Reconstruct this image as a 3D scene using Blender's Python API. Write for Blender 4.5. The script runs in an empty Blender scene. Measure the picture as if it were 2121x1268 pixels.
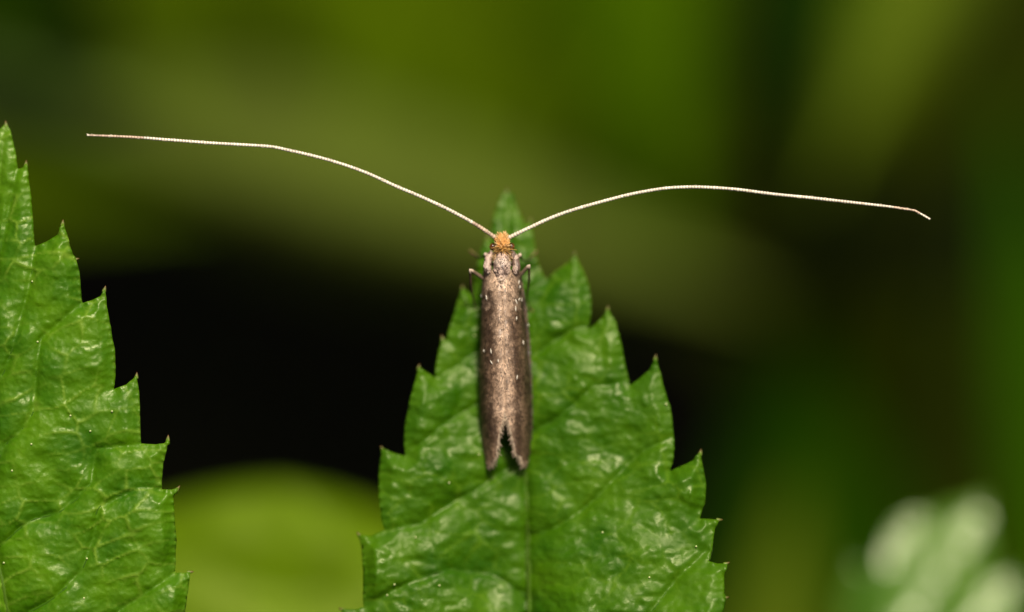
import bpy, math, random
import numpy as np
from mathutils import Vector, Matrix
from mathutils.geometry import delaunay_2d_cdt

random.seed(7)
rng = np.random.default_rng(11)

# 1 Blender unit = 1 centimetre of the real place (a close-up about 4 cm wide)
# ------------------------------------------------------------------ camera
PITCH = math.radians(40)          # the lens looks down into the undergrowth
DIST = 16.0                       # lens to moth
PX = 3.9 / 2121                   # centimetres per photograph pixel at the moth
O = np.array([0.0, 0.0, 14.0])    # the point in focus, 14 cm above the soil
RI = np.array([1.0, 0, 0])
UP = np.array([0, math.sin(PITCH), math.cos(PITCH)])
BK = np.array([0, -math.cos(PITCH), math.sin(PITCH)])
scene = bpy.context.scene
cam_d = bpy.data.cameras.new("camera")
cam = bpy.data.objects.new("camera", cam_d)
scene.collection.objects.link(cam)
cam.location = Vector(O + BK * DIST)
cam.rotation_euler = (math.pi / 2 - PITCH, 0, 0)
cam_d.sensor_width = 36
cam_d.lens = 36 * DIST / 3.9
cam_d.clip_start = 0.1
cam_d.clip_end = 9000
cam_d.dof.use_dof = True
cam_d.dof.focus_distance = DIST - 0.01
cam_d.dof.aperture_fstop = cam_d.lens / 1000 / 1.7     # 1.7 cm wide opening
scene.camera = cam

# ------------------------------------------------------------------ sky and sun
SUNV = 0.14 * RI + 0.60 * UP + 0.79 * BK
SUNV = SUNV / np.linalg.norm(SUNV)
world = bpy.data.worlds.new("World")
scene.world = world
world.use_nodes = True
wn = world.node_tree
sky = wn.nodes.new("ShaderNodeTexSky")
sky.sky_type = 'NISHITA'
sky.sun_disc = False
sky.dust_density = 6.0
sky.air_density = 0.6
sky.ozone_density = 0.3
sky.sun_elevation = math.asin(SUNV[2])
sky.sun_rotation = math.atan2(SUNV[0], SUNV[1])
wn.links.new(sky.outputs[0], wn.nodes["Background"].inputs[0])
wn.nodes["Background"].inputs[1].default_value = 0.05
sun_d = bpy.data.lights.new("sun", 'SUN')
sun_d.energy = 4.2
sun_d.angle = math.radians(9)
sun_d.color = (1.0, 0.93, 0.80)
sun = bpy.data.objects.new("sun", sun_d)
scene.collection.objects.link(sun)
sun.location = Vector(O + SUNV * 60)
sun.rotation_euler = Vector(SUNV).to_track_quat('Z', 'Y').to_euler()
vs = scene.view_settings
vs.view_transform = 'Standard'
vs.look = 'None'
vs.gamma = 1
vs.use_curve_mapping = False
vs.exposure = 0.2
scene.cycles.use_denoising = True
scene.cycles.max_bounces = 6

# ------------------------------------------------------------------ helpers
def P(px, py, d):
    """a point of the place: photograph column and row, and centimetres behind the plane in focus"""
    px = np.asarray(px, float); py = np.asarray(py, float); d = np.asarray(d, float)
    s = (DIST + d) / DIST * PX
    a = (px - 1060.5) * s
    b = (634 - py) * s
    return O + a[..., None] * RI + b[..., None] * UP - d[..., None] * BK

def empty(name, loc, label, cat, group=None):
    o = bpy.data.objects.new(name, None)
    scene.collection.objects.link(o)
    o.location = Vector(loc)
    o.empty_display_size = 0.1
    o["label"] = label
    o["category"] = cat
    if group: o["group"] = group
    return o

def world_loc(o):
    p = Vector((0, 0, 0))
    while o:
        p = p + o.location
        o = o.parent
    return np.array(p)

def mesh_obj(name, V, F, mat, parent=None, col=None, smooth=True, kind=None, attr=None, solid=None):
    V = np.asarray(V, float)
    if parent is not None:
        V = V - world_loc(parent)
    me = bpy.data.meshes.new(name)
    me.from_pydata(V.tolist(), [], F if isinstance(F, list) else F.tolist())
    if col is not None:
        c = np.ones((len(V), 4)); c[:, :3] = np.asarray(col)
        a = me.color_attributes.new("tint", 'FLOAT_COLOR', 'POINT')
        a.data.foreach_set("color", c.ravel())
    if attr:
        for k, v in attr.items():
            a = me.attributes.new(k, 'FLOAT', 'POINT')
            a.data.foreach_set("value", np.asarray(v, float))
    if smooth:
        me.polygons.foreach_set("use_smooth", [True] * len(me.polygons))
    me.materials.append(mat)
    me.update()
    o = bpy.data.objects.new(name, me)
    scene.collection.objects.link(o)
    if parent is not None:
        o.parent = parent
    if kind: o["kind"] = kind
    if solid:
        m = o.modifiers.new("thickness", 'SOLIDIFY')
        m.thickness = solid
        m.offset = -1
    return o

def spline(pts, n):
    """Catmull-Rom through the points, n samples, even in length"""
    p = np.asarray(pts, float)
    q = np.vstack([2 * p[0] - p[1], p, 2 * p[-1] - p[-2]])
    out = []
    for i in range(len(p) - 1):
        a, b, c, d = q[i:i + 4]
        t = np.linspace(0, 1, 24, endpoint=False)[:, None]
        out.append(0.5 * (2 * b + (c - a) * t + (2 * a - 5 * b + 4 * c - d) * t ** 2 + (3 * b - a - 3 * c + d) * t ** 3))
    out = np.vstack(out + [p[-1:]])
    L = np.r_[0, np.cumsum(np.linalg.norm(np.diff(out, axis=0), axis=1))]
    s = np.linspace(0, L[-1], n)
    return np.column_stack([np.interp(s, L, out[:, k]) for k in range(p.shape[1])])

def tube(path, rad, n=8, col=None, base=0):
    """vertices, faces and colours of a closed tube"""
    path = np.asarray(path, float); m = len(path)
    rad = np.broadcast_to(np.asarray(rad, float), (m,))
    tan = np.gradient(path, axis=0)
    tan /= np.linalg.norm(tan, axis=1)[:, None] + 1e-12
    ref = BK if abs(np.dot(tan[0], BK)) < 0.9 else RI
    V = []
    for i in range(m):
        a = np.cross(tan[i], ref); a /= np.linalg.norm(a) + 1e-12
        b = np.cross(a, tan[i])
        ref = b
        ang = np.arange(n) * 2 * math.pi / n
        V.append(path[i] + rad[i] * (np.cos(ang)[:, None] * a + np.sin(ang)[:, None] * b))
    V = np.vstack(V)
    F = []
    for i in range(m - 1):
        for j in range(n):
            k = (j + 1) % n
            F.append([base + i * n + j, base + i * n + k, base + (i + 1) * n + k, base + (i + 1) * n + j])
    F.append([base + j for j in range(n)][::-1])
    F.append([base + (m - 1) * n + j for j in range(n)])
    C = None
    if col is not None:
        c = np.broadcast_to(np.asarray(col, float), (m, 3))
        C = np.repeat(c, n, axis=0)
    return V, F, C

class Heap:
    """several small shapes of one part, collected into one mesh"""
    def __init__(s): s.V = []; s.F = []; s.C = []; s.n = 0
    def add(s, V, F, C):
        s.F += [[i + s.n for i in f] for f in F]
        s.V.append(V); s.C.append(C); s.n += len(V)
    def build(s, name, mat, parent, kind=None, smooth=True):
        return mesh_obj(name, np.vstack(s.V), s.F, mat, parent, np.vstack(s.C), smooth, kind)

def wob(x, y, f, seed):
    """soft irregular noise, about -1 to 1, two octaves"""
    x = np.asarray(x, float); y = np.asarray(y, float)
    tot = 0
    for o, amp in ((1.0, 0.72), (2.1, 0.38)):
        a = seed * 1.37 + o
        u = (x * math.cos(a) + y * math.sin(a)) * f * o / 2.6 + seed * 3.1
        v = (-x * math.sin(a) + y * math.cos(a)) * f * o / 2.6 - seed * 5.7
        iu = np.floor(u); iv = np.floor(v)
        fu = u - iu; fv = v - iv
        fu = fu * fu * (3 - 2 * fu); fv = fv * fv * (3 - 2 * fv)
        def h(p, q):
            k = np.sin(p * 127.1 + q * 311.7 + seed * 17.3 + o * 7.7) * 43758.5453
            return 2 * (k - np.floor(k)) - 1
        tot = tot + amp * ((h(iu, iv) * (1 - fu) + h(iu + 1, iv) * fu) * (1 - fv) + (h(iu, iv + 1) * (1 - fu) + h(iu + 1, iv + 1) * fu) * fv)
    return tot * 1.15

# ------------------------------------------------------------------ materials
def mat_new(name):
    m = bpy.data.materials.new(name)
    m.use_nodes = True
    return m, m.node_tree, m.node_tree.nodes["Principled BSDF"]

def leaf_material(name, dark, light, vein, rough=0.38, spec=0.5, translucent=0.22, tr_col=(0.14, 0.30, 0.004), bump=0.25, scale=30, coat=0.0, tint=(1.0, 0.98, 0.62)):
    m, t, b = mat_new(name)
    N = t.nodes; L = t.links
    tc = N.new("ShaderNodeTexCoord")
    n1 = N.new("ShaderNodeTexNoise"); n1.inputs["Scale"].default_value = 5.5; n1.inputs["Detail"].default_value = 5
    L.new(tc.outputs["Object"], n1.inputs["Vector"])
    r = N.new("ShaderNodeValToRGB")
    r.color_ramp.elements[0].position = 0.33; r.color_ramp.elements[0].color = (*dark, 1)
    r.color_ramp.elements[1].position = 0.68; r.color_ramp.elements[1].color = (*light, 1)
    L.new(n1.outputs["Fac"], r.inputs[0])
    at = N.new("ShaderNodeAttribute"); at.attribute_name = "vein"
    mx = N.new("ShaderNodeMix"); mx.data_type = 'RGBA'
    L.new(at.outputs["Fac"], mx.inputs[0])
    L.new(r.outputs[0], mx.inputs[6]); mx.inputs[7].default_value = (*vein, 1)
    L.new(mx.outputs[2], b.inputs["Base Color"])
    n3 = N.new("ShaderNodeTexNoise"); n3.inputs["Scale"].default_value = 14; n3.inputs["Detail"].default_value = 3
    L.new(tc.outputs["Object"], n3.inputs["Vector"])
    mr = N.new("ShaderNodeMapRange"); mr.inputs[1].default_value = 0.3; mr.inputs[2].default_value = 0.7
    mr.inputs[3].default_value = rough - 0.08; mr.inputs[4].default_value = rough + 0.12
    L.new(n3.outputs["Fac"], mr.inputs[0]); L.new(mr.outputs[0], b.inputs["Roughness"])
    b.inputs["Specular IOR Level"].default_value = spec
    b.inputs["Specular Tint"].default_value = (*tint, 1)
    b.inputs["Coat Weight"].default_value = coat
    b.inputs["Coat Roughness"].default_value = 0.3
    v = N.new("ShaderNodeTexVoronoi"); v.inputs["Scale"].default_value = scale
    n2 = N.new("ShaderNodeTexNoise"); n2.inputs["Scale"].default_value = scale * 0.6; n2.inputs["Detail"].default_value = 4
    L.new(tc.outputs["Object"], v.inputs["Vector"]); L.new(tc.outputs["Object"], n2.inputs["Vector"])
    ad = N.new("ShaderNodeMath"); ad.operation = 'ADD'
    L.new(v.outputs["Distance"], ad.inputs[0]); L.new(n2.outputs["Fac"], ad.inputs[1])
    bp = N.new("ShaderNodeBump"); bp.inputs["Strength"].default_value = bump; bp.inputs["Distance"].default_value = 0.02
    L.new(ad.outputs[0], bp.inputs["Height"]); L.new(bp.outputs[0], b.inputs["Normal"])
    tr = N.new("ShaderNodeBsdfTranslucent"); tr.inputs[0].default_value = (*tr_col, 1)
    ms = N.new("ShaderNodeMixShader"); ms.inputs[0].default_value = translucent
    out = N["Material Output"]
    L.new(b.outputs[0], ms.inputs[1]); L.new(tr.outputs[0], ms.inputs[2]); L.new(ms.outputs[0], out.inputs[0])
    return m

def tint_material(name, rough=0.5, spec=0.4, noise=0.0, scale=60, sheen=0.0, aniso=0.0, bump=0.0):
    m, t, b = mat_new(name)
    N = t.nodes; L = t.links
    at = N.new("ShaderNodeAttribute"); at.attribute_name = "tint"
    tc = N.new("ShaderNodeTexCoord")
    n = N.new("ShaderNodeTexNoise"); n.inputs["Scale"].default_value = scale; n.inputs["Detail"].default_value = 4
    L.new(tc.outputs["Object"], n.inputs["Vector"])
    mr = N.new("ShaderNodeMapRange"); mr.inputs[1].default_value = 0.3; mr.inputs[2].default_value = 0.7
    mr.inputs[3].default_value = 1 - noise; mr.inputs[4].default_value = 1 + noise
    L.new(n.outputs["Fac"], mr.inputs[0])
    mm = N.new("ShaderNodeVectorMath"); mm.operation = 'SCALE'
    L.new(at.outputs["Color"], mm.inputs[0]); L.new(mr.outputs[0], mm.inputs["Scale"])
    L.new(mm.outputs[0], b.inputs["Base Color"])
    b.inputs["Roughness"].default_value = rough
    b.inputs["Specular IOR Level"].default_value = spec
    b.inputs["Sheen Weight"].default_value = sheen
    if bump:
        bp = N.new("ShaderNodeBump"); bp.inputs["Strength"].default_value = bump; bp.inputs["Distance"].default_value = 0.01
        L.new(n.outputs["Fac"], bp.inputs["Height"]); L.new(bp.outputs[0], b.inputs["Normal"])
    return m

M_LEAF = leaf_material("glossy_green_leaf", (0.027, 0.105, 0.0004), (0.066, 0.17, 0.001), (0.10, 0.21, 0.006), rough=0.42, spec=0.36, bump=0.13)
M_LEAF2 = leaf_material("mid_green_leaf", (0.034, 0.13, 0.0004), (0.092, 0.225, 0.001), (0.17, 0.30, 0.02), rough=0.41, spec=0.42, bump=0.13, scale=48)  # pale vein colour, partly standing in for glints along the veins
M_TIP = tint_material("tooth_callus", 0.5, 0.4, 0.2)
M_STALK = tint_material("leaf_stalk", 0.65, 0.15, 0.15, 8)
M_WING = tint_material("wing_membrane", 0.55, 0.3, 0.25, 40)
M_SCALE = tint_material("moth_scales", 0.42, 0.45, 0.1, 30)
M_HAIR = tint_material("moth_hair", 0.5, 0.4, 0.12, 40)
M_ANT = tint_material("antenna_cuticle", 0.38, 0.5, 0.18, 26)
M_LEG = tint_material("leg_cuticle", 0.45, 0.4, 0.25, 50)
M_EYE = tint_material("compound_eye", 0.18, 0.5, 0.1, 60)
M_SPECK = tint_material("pale_speck", 0.3, 0.5, 0.05)

# ------------------------------------------------------------------ ground
def build_ground():
    m, t, b = mat_new("dark_leaf_mould")
    N = t.nodes; L = t.links
    tc = N.new("ShaderNodeTexCoord")
    n = N.new("ShaderNodeTexNoise"); n.inputs["Scale"].default_value = 0.8; n.inputs["Detail"].default_value = 8
    L.new(tc.outputs["Object"], n.inputs["Vector"])
    r = N.new("ShaderNodeValToRGB")
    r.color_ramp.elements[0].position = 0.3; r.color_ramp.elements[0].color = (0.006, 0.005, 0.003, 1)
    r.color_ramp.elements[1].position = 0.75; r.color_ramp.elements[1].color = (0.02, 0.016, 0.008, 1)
    L.new(n.outputs["Fac"], r.inputs[0]); L.new(r.outputs[0], b.inputs["Base Color"])
    b.inputs["Roughness"].default_value = 0.95
    b.inputs["Specular IOR Level"].default_value = 0.1
    bp = N.new("ShaderNodeBump"); bp.inputs["Strength"].default_value = 0.8; bp.inputs["Distance"].default_value = 0.4
    L.new(n.outputs["Fac"], bp.inputs["Height"]); L.new(bp.outputs[0], b.inputs["Normal"])
    k = np.linspace(-1, 1, 121)
    ax = np.sign(k) * (np.abs(k) * 40 + 3960 * np.abs(k) ** 9)
    X, Y = np.meshgrid(ax, ax + 18)
    Z = 0.5 * wob(X, Y, 0.5, 3) + 0.25 * wob(X, Y, 1.6, 4)
    Z = np.where(np.hypot(X, Y) > 200, 0, Z)
    V = np.stack([X, Y, Z], -1).reshape(-1, 3)
    i = np.arange(120)
    a = (i[:, None] * 121 + i[None, :]).ravel()
    F = np.stack([a, a + 1, a + 122, a + 121], 1)
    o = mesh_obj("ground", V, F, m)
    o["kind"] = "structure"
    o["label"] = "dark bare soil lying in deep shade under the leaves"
build_ground()

# ------------------------------------------------------------------ toothed leaves in front
def densify(poly, step):
    out = []
    n = len(poly)
    for i in range(n):
        a = np.array(poly[i], float); b = np.array(poly[(i + 1) % n], float)
        k = max(1, int(np.linalg.norm(b - a) / step))
        for j in range(k):
            out.append(a + (b - a) * j / k)
    return np.array(out)

def inside(px, py, poly):
    x0, y0 = poly[:, 0], poly[:, 1]
    x1, y1 = np.roll(x0, -1), np.roll(y0, -1)
    res = np.zeros(len(px), bool)
    for k in range(len(poly)):
        c = ((y0[k] > py) != (y1[k] > py))
        with np.errstate(divide='ignore', invalid='ignore'):
            c &= px < (x1[k] - x0[k]) * (py - y0[k]) / (y1[k] - y0[k] + 1e-12) + x0[k]
        res ^= c
    return res

def seg_dist(px, py, line):
    """distance to a polyline and position along it"""
    line = np.asarray(line, float)
    best = np.full(px.shape, 1e9)
    for a, b in zip(line[:-1], line[1:]):
        ab = b - a
        t = np.clip(((px - a[0]) * ab[0] + (py - a[1]) * ab[1]) / (ab @ ab), 0, 1)
        best = np.minimum(best, np.hypot(px - a[0] - t * ab[0], py - a[1] - t * ab[1]))
    return best

def voronoi_edge(x, y, sx, sy, seed, rot=0.0, jitter=0.85):
    """distance to the cell borders of an irregular net (0 on a border)"""
    c, s = math.cos(rot), math.sin(rot)
    u = (x * c + y * s) / sx; v = (-x * s + y * c) / sy
    iu = np.floor(u).astype(int); iv = np.floor(v).astype(int)
    f1 = np.full(x.shape, 9.0); f2 = np.full(x.shape, 9.0)
    def h(a, b, k):
        q = np.sin(a * 127.1 + b * 311.7 + seed * 74.7 + k * 19.19) * 43758.5453
        return q - np.floor(q)
    for du in (-1, 0, 1):
        for dv in (-1, 0, 1):
            a = iu + du; b = iv + dv
            cx = a + 0.5 + jitter * (h(a, b, 1) - 0.5); cy = b + 0.5 + jitter * (h(a, b, 2) - 0.5)
            dd = np.hypot(u - cx, v - cy)
            nf1 = np.minimum(f1, dd)
            f2 = np.minimum(np.maximum(f1, dd), f2)
            f1 = nf1
    return f2 - f1

def toothed_leaf(name, label, outline, tips, midrib, veins, depth, mat, grid, base_px, seed, rot=0.0, relief=1.0, specks=(), tip_size=7, ridge=0.4):
    """a real leaf blade: outline, midrib and side veins in photograph columns and rows, depth(px, py) in cm"""
    den = densify(outline, grid)
    den = den + np.stack([wob(den[:, 0], den[:, 1], 0.11, seed), wob(den[:, 0], den[:, 1], 0.12, seed + 1)], 1) * 1.1
    x0, y0 = den.min(0); x1, y1 = den.max(0)
    pts = []
    y = y0; row = 0
    while y < y1:
        g = grid if y < 1330 else grid * 2.4
        xs = np.arange(x0 + (row % 2) * g / 2, x1, g)
        pts.append(np.stack([xs, np.full_like(xs, y)], 1))
        y += g * 0.87; row += 1
    pts = np.vstack(pts) + rng.uniform(-0.22, 0.22, (sum(len(p) for p in pts), 2)) * grid
    pts = pts[(pts[:, 0] > -140)] if name_cut_left else pts
    pts = pts[inside(pts[:, 0], pts[:, 1], den)]
    dm = np.full(len(pts), 1e9)
    for q in den: dm = np.minimum(dm, np.hypot(pts[:, 0] - q[0], pts[:, 1] - q[1]))
    pts = pts[dm > grid * 0.55]
    allp = np.vstack([den, pts])
    vv, ee, ff, *_ = delaunay_2d_cdt([Vector(p) for p in allp], [], [list(range(len(den)))], 1, 1e-4)
    q = np.array([(v.x, v.y) for v in vv])
    x, y = q[:, 0], q[:, 1]
    # relief, towards the lens positive, centimetres
    wx = x + 16 * wob(x, y, 0.018, seed + 2) + 5 * wob(x, y, 0.07, seed + 3)
    wy = y + 14 * wob(x, y, 0.02, seed + 4) + 5 * wob(x, y, 0.06, seed + 5)
    e1 = voronoi_edge(wx, wy, 74, 44, seed, rot)
    e2 = voronoi_edge(wx + 3 * wob(x, y, 0.2, seed + 9), wy, 22, 14, seed + 5, rot)
    dmid = seg_dist(x, y, midrib)
    dv = np.full(x.shape, 1e9)
    for v in veins: dv = np.minimum(dv, seg_dist(x, y, v))
    h = 0.0095 * (1 - 0.75 * ridge) * np.minimum(e1, 0.6) / 0.6
    gate = np.clip(0.55 + 0.9 * wob(x, y, 0.035, seed + 15), 0, 1)
    h += ridge * gate * (0.0062 * np.exp(-(e1 / 0.085) ** 2) + 0.003 * np.exp(-(e2 / 0.16) ** 2))
    h += 0.0052 * (1 - 0.6 * ridge) * np.minimum(e2, 0.6) / 0.6
    h += 0.0060 * (1 - 0.35 * ridge) * wob(x * 0.55, y, 0.16, seed + 6) + 0.0011 * wob(x, y, 0.4, seed + 7)
    h += 0.022 * (1 - np.exp(-dv / 34)) - 0.008 * np.exp(-(dv / 7) ** 2)
    h += 0.03 * (1 - np.exp(-dmid / 26)) - 0.01 * np.exp(-(dmid / 8) ** 2)
    h += 0.026 * wob(x, y, 0.024, seed + 8)
    de = np.full(x.shape, 1e9)
    for a in densify(outline, 14): de = np.minimum(de, np.hypot(x - a[0], y - a[1]))
    h *= np.clip(0.3 + de / 40, 0, 1) * relief
    d = depth(x, y) - h
    vein = np.clip((0.5 + 0.5 * ridge) * np.exp(-(e1 / 0.075) ** 2) * gate + 0.3 * np.exp(-(e2 / 0.1) ** 2) * (0.4 + 0.6 * wob(x, y, 0.07, seed + 13)), 0, 1)
    vein = np.maximum(vein, 0.3 * np.exp(-(dmid / 5) ** 2))
    vein = np.maximum(vein, 0.6 * np.exp(-(de / 5) ** 2) * np.clip(0.5 + wob(x, y, 0.05, seed + 14), 0, 1))
    base = P(*base_px)
    root = empty(name, (base[0], base[1], 0.0), label, "leaf")
    # face the lens: counter-clockwise in a y-down picture must be reversed
    F = []
    for f in ff:
        f = list(f)
        a = q[f[1]] - q[f[0]]; b = q[f[2]] - q[f[0]]
        F.append(f if a[0] * b[1] - a[1] * b[0] < 0 else f[::-1])
    blade = mesh_obj("blade", P(x, y, d), F, mat, root, attr={"vein": vein}, solid=0.014)
    # veins lying in their grooves
    def on_leaf(line, lift):
        s = spline(line, max(8, int(seg_len(line) / 14)))
        k = [int(np.argmin((x - a) ** 2 + (y - b) ** 2)) for a, b in s]
        return P(s[:, 0], s[:, 1], d[k] - lift)
    mp = on_leaf(midrib, 0.0)
    V, Fm, C = tube(mp, np.linspace(0.006, 0.016, len(mp)), 8, (0.055, 0.115, 0.005))
    mesh_obj("midrib", V - BK * 0.008, Fm, M_STALK, root, C)
    for v in veins:
        vp = on_leaf(v, 0.0)
        V, Fm, C = tube(vp, np.linspace(0.006, 0.0025, len(vp)), 6, (0.04, 0.11, 0.003))
        mesh_obj("side_vein", V - BK * 0.005, Fm, M_STALK, root, C)
    # hardened tooth tips
    for i, (tx, ty, ax, ay) in enumerate(tips):
        k = int(np.argmin((x - tx) ** 2 + (y - ty) ** 2))
        t0 = np.array([tx - ax * tip_size, ty - ay * tip_size]); t1 = np.array([tx + ax * tip_size * 0.9, ty + ay * tip_size * 0.9])
        s = np.linspace(0, 1, 6)
        pp = P(t0[0] + (t1[0] - t0[0]) * s, t0[1] + (t1[1] - t0[1]) * s, np.full(6, d[k] + 0.004))
        c0 = np.array((0.16, 0.24, 0.03)); c1 = np.array((0.10, 0.03, 0.012))
        V, Fm, C = tube(pp, np.interp(s, [0, 0.5, 1], [0.009, 0.006, 0.001]), 6, c0 + (c1 - c0) * s[:, None] ** 1.2)
        mesh_obj("tooth_tip", V, Fm, M_TIP, blade, C)
    for sx, sy in specks:
        k = int(np.argmin((x - sx) ** 2 + (y - sy) ** 2))
        c = P(sx, sy, d[k] - 0.002)
        mesh_obj("pale_speck", *sphere(c, 0.0042, (0.50, 0.55, 0.22)), blade)
    # stalk down to the soil
    b0 = P(*midrib[-1], depth(np.array([midrib[-1][0] * 1.0]), np.array([midrib[-1][1] * 1.0]))[0])
    pts3 = spline([b0 + UP * 0.2, b0 - UP * 0.5 - BK * 0.15, [b0[0] * 0.9 + base[0] * 0.1, b0[1] + 0.9, b0[2] * 0.5], [base[0], base[1] + 0.5, -0.4]], 40)
    V, Fm, C = tube(pts3, np.linspace(0.05, 0.11, 40), 10, (0.10, 0.17, 0.03))
    mesh_obj("stalk", V, Fm, M_STALK, root, C)
    return root

name_cut_left = False
def seg_len(line):
    l = np.asarray(line, float)
    return np.linalg.norm(np.diff(l, axis=0), axis=1).sum()

def sphere(c, r, col, nu=8, nv=6, scale=(1, 1, 1), axes=None):
    V = []; F = []
    A = np.array(axes) if axes is not None else np.array([RI, UP, BK])
    for i in range(nv + 1):
        th = math.pi * i / nv
        for j in range(nu):
            ph = 2 * math.pi * j / nu
            l = np.array([math.sin(th) * math.cos(ph) * scale[0], math.sin(th) * math.sin(ph) * scale[1], math.cos(th) * scale[2]]) * r
            V.append(np.asarray(c) + l @ A)
    for i in range(nv):
        for j in range(nu):
            k = (j + 1) % nu
            F.append([i * nu + j, (i + 1) * nu + j, (i + 1) * nu + k, i * nu + k])
    V = np.array(V)
    global _sphere_col
    _sphere_col = np.broadcast_to(np.asarray(col, float), (len(V), 3))
    return V, F, M_SPECK

_old_mesh_obj = mesh_obj
def mesh_obj(name, V, F, mat, parent=None, col=None, *a, **k):
    if name == "pale_speck" and col is None:
        col = _sphere_col
    return _old_mesh_obj(name, V, F, mat, parent, col, *a, **k)

# --- the leaf that carries the moth
R_EDGE = [(1050, 396), (1060, 400), (1068, 420), (1080, 449), (1087, 468), (1093, 463), (1099, 457), (1103, 475), (1107, 500), (1110, 530),
          (1117, 552), (1127, 572), (1133, 578), (1150, 563), (1176, 545), (1190, 526), (1206, 555), (1219, 590), (1225, 625), (1224, 660), (1217, 682),
          (1230, 674), (1246, 660), (1259, 639), (1275, 667), (1289, 720), (1298, 770), (1304, 799), (1322, 786), (1344, 768), (1358, 740), (1371, 785),
          (1383, 830), (1388, 840), (1393, 870), (1396, 920), (1394, 958), (1388, 976), (1408, 966), (1434, 955), (1451, 936), (1457, 966), (1462, 1000),
          (1461, 1040), (1449, 1074), (1470, 1074), (1491, 1077), (1480, 1096), (1477, 1130), (1467, 1162), (1486, 1167), (1506, 1167), (1501, 1192),
          (1500, 1228), (1504, 1238), (1497, 1270), (1500, 1300), (1492, 1340), (1520, 1345), (1510, 1380), (1505, 1440), (1520, 1470), (1500, 1500), (1480, 1600),
          (1430, 1720), (1330, 1830), (1200, 1890), (1118, 1905)]
L_EDGE = [(1084, 1905), (990, 1880), (860, 1810), (760, 1700), (715, 1580), (700, 1500), (680, 1475), (700, 1440), (704, 1380), (690, 1350), (712, 1340), (712, 1300),
          (707, 1262), (735, 1262), (754, 1258), (751, 1230), (752, 1180), (748, 1135), (743, 1107), (770, 1110), (796, 1099), (790, 1080), (785, 1040), (784, 1000),
          (786, 960), (791, 929), (815, 938), (841, 945), (836, 915), (838, 880), (848, 830), (859, 790), (868, 760), (886, 772), (904, 784), (903, 760), (908, 730),
          (916, 700), (924, 705), (930, 683), (940, 650), (948, 620), (958, 596), (969, 603), (979, 613), (983, 585), (986, 560), (991, 535), (999, 510), (1010, 492),
          (1014, 500), (1018, 492), (1018, 468), (1024, 442), (1034, 416), (1042, 401)]
LEAF_TIPS = [(1050, 396, 0, -1), (1099, 457, .3, -.95), (1190, 526, .1, -1), (1259, 639, .15, -1), (1358, 740, .1, -1), (1451, 936, .2, -.98), (1491, 1077, 1, -.1), (1506, 1167, .9, -.4),
             (1504, 1238, 1, -.2), (707, 1262, -.9, -.4), (743, 1107, -.6, -.8), (791, 929, -.4, -.9), (868, 760, .1, -1), (916, 700, -.2, -1), (958, 596, .0, -1), (1010, 492, .0, -1)]
MID = [(1052, 400), (1050, 470), (1058, 580), (1070, 740), (1082, 900), (1091, 1010), (1096, 1150), (1098, 1290), (1100, 1500), (1101, 1900)]
VEINS = [[(1093, 1112), (1150, 1095), (1215, 1050), (1270, 995), (1330, 935), (1395, 905)],
         [(1099, 1400), (1200, 1370), (1330, 1290), (1400, 1200), (1465, 1140)],
         [(1082, 905), (1150, 870), (1230, 800), (1305, 790)],
         [(1072, 760), (1130, 720), (1190, 680), (1222, 672)],
         [(1062, 630), (1100, 600), (1132, 582)],
         [(1085, 945), (1030, 985), (985, 1015), (930, 1045), (870, 1085), (800, 1098)],
         [(1097, 1240), (1020, 1190), (930, 1180), (840, 1210), (757, 1256)],
         [(1076, 800), (1000, 830), (930, 870), (845, 940)],
         [(1066, 680), (1000, 720), (906, 782)]]
def depth_center(x, y):
    xm = np.interp(y, [400, 580, 740, 900, 1010, 1900], [1052, 1058, 1070, 1082, 1091, 1101])
    s = (x - xm) / 400
    k = np.interp(y, [400, 700, 1300], [0.4, 1, 1])
    right = 0.235 - 0.13 * np.sqrt(s * s + 0.01) * k - 0.07 * np.clip((y - 1060) / 208, 0, 1) * np.clip(s * 4, 0, 1) - 0.02 * np.clip(s * 3, 0, 1) * np.interp(y, [400, 900], [0, 1])
    sm = np.clip((np.abs(s) - 0.16) / 0.4, 0, 1)
    left = 0.222 - 0.085 * sm * sm * (3 - 2 * sm) * k + 0.03 * np.clip(-s - 0.3, 0, 1) + 0.035 * np.clip((y - 950) / 318, 0, 1)
    d = np.where(x > xm, right, left)
    return d + np.interp(y, [380, 520, 700, 950, 1268, 1900], [0.09, 0.05, 0.02, 0.0, -0.08, 0.3])
carrier = toothed_leaf("serrated_leaf", "broad glossy green serrated leaf that the brown moth is resting on", R_EDGE + L_EDGE, LEAF_TIPS, MID, VEINS,
                       depth_center, M_LEAF, 5.2, (1110, 2150, 1.5), 21, rot=0.12,
                       specks=[(861, 1113), (910, 1213), (802, 1233), (817, 1211), (930, 1000), (992, 941), (1248, 1103), (1345, 1196), (1442, 1132), (983, 695), (1380, 838)])

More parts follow.
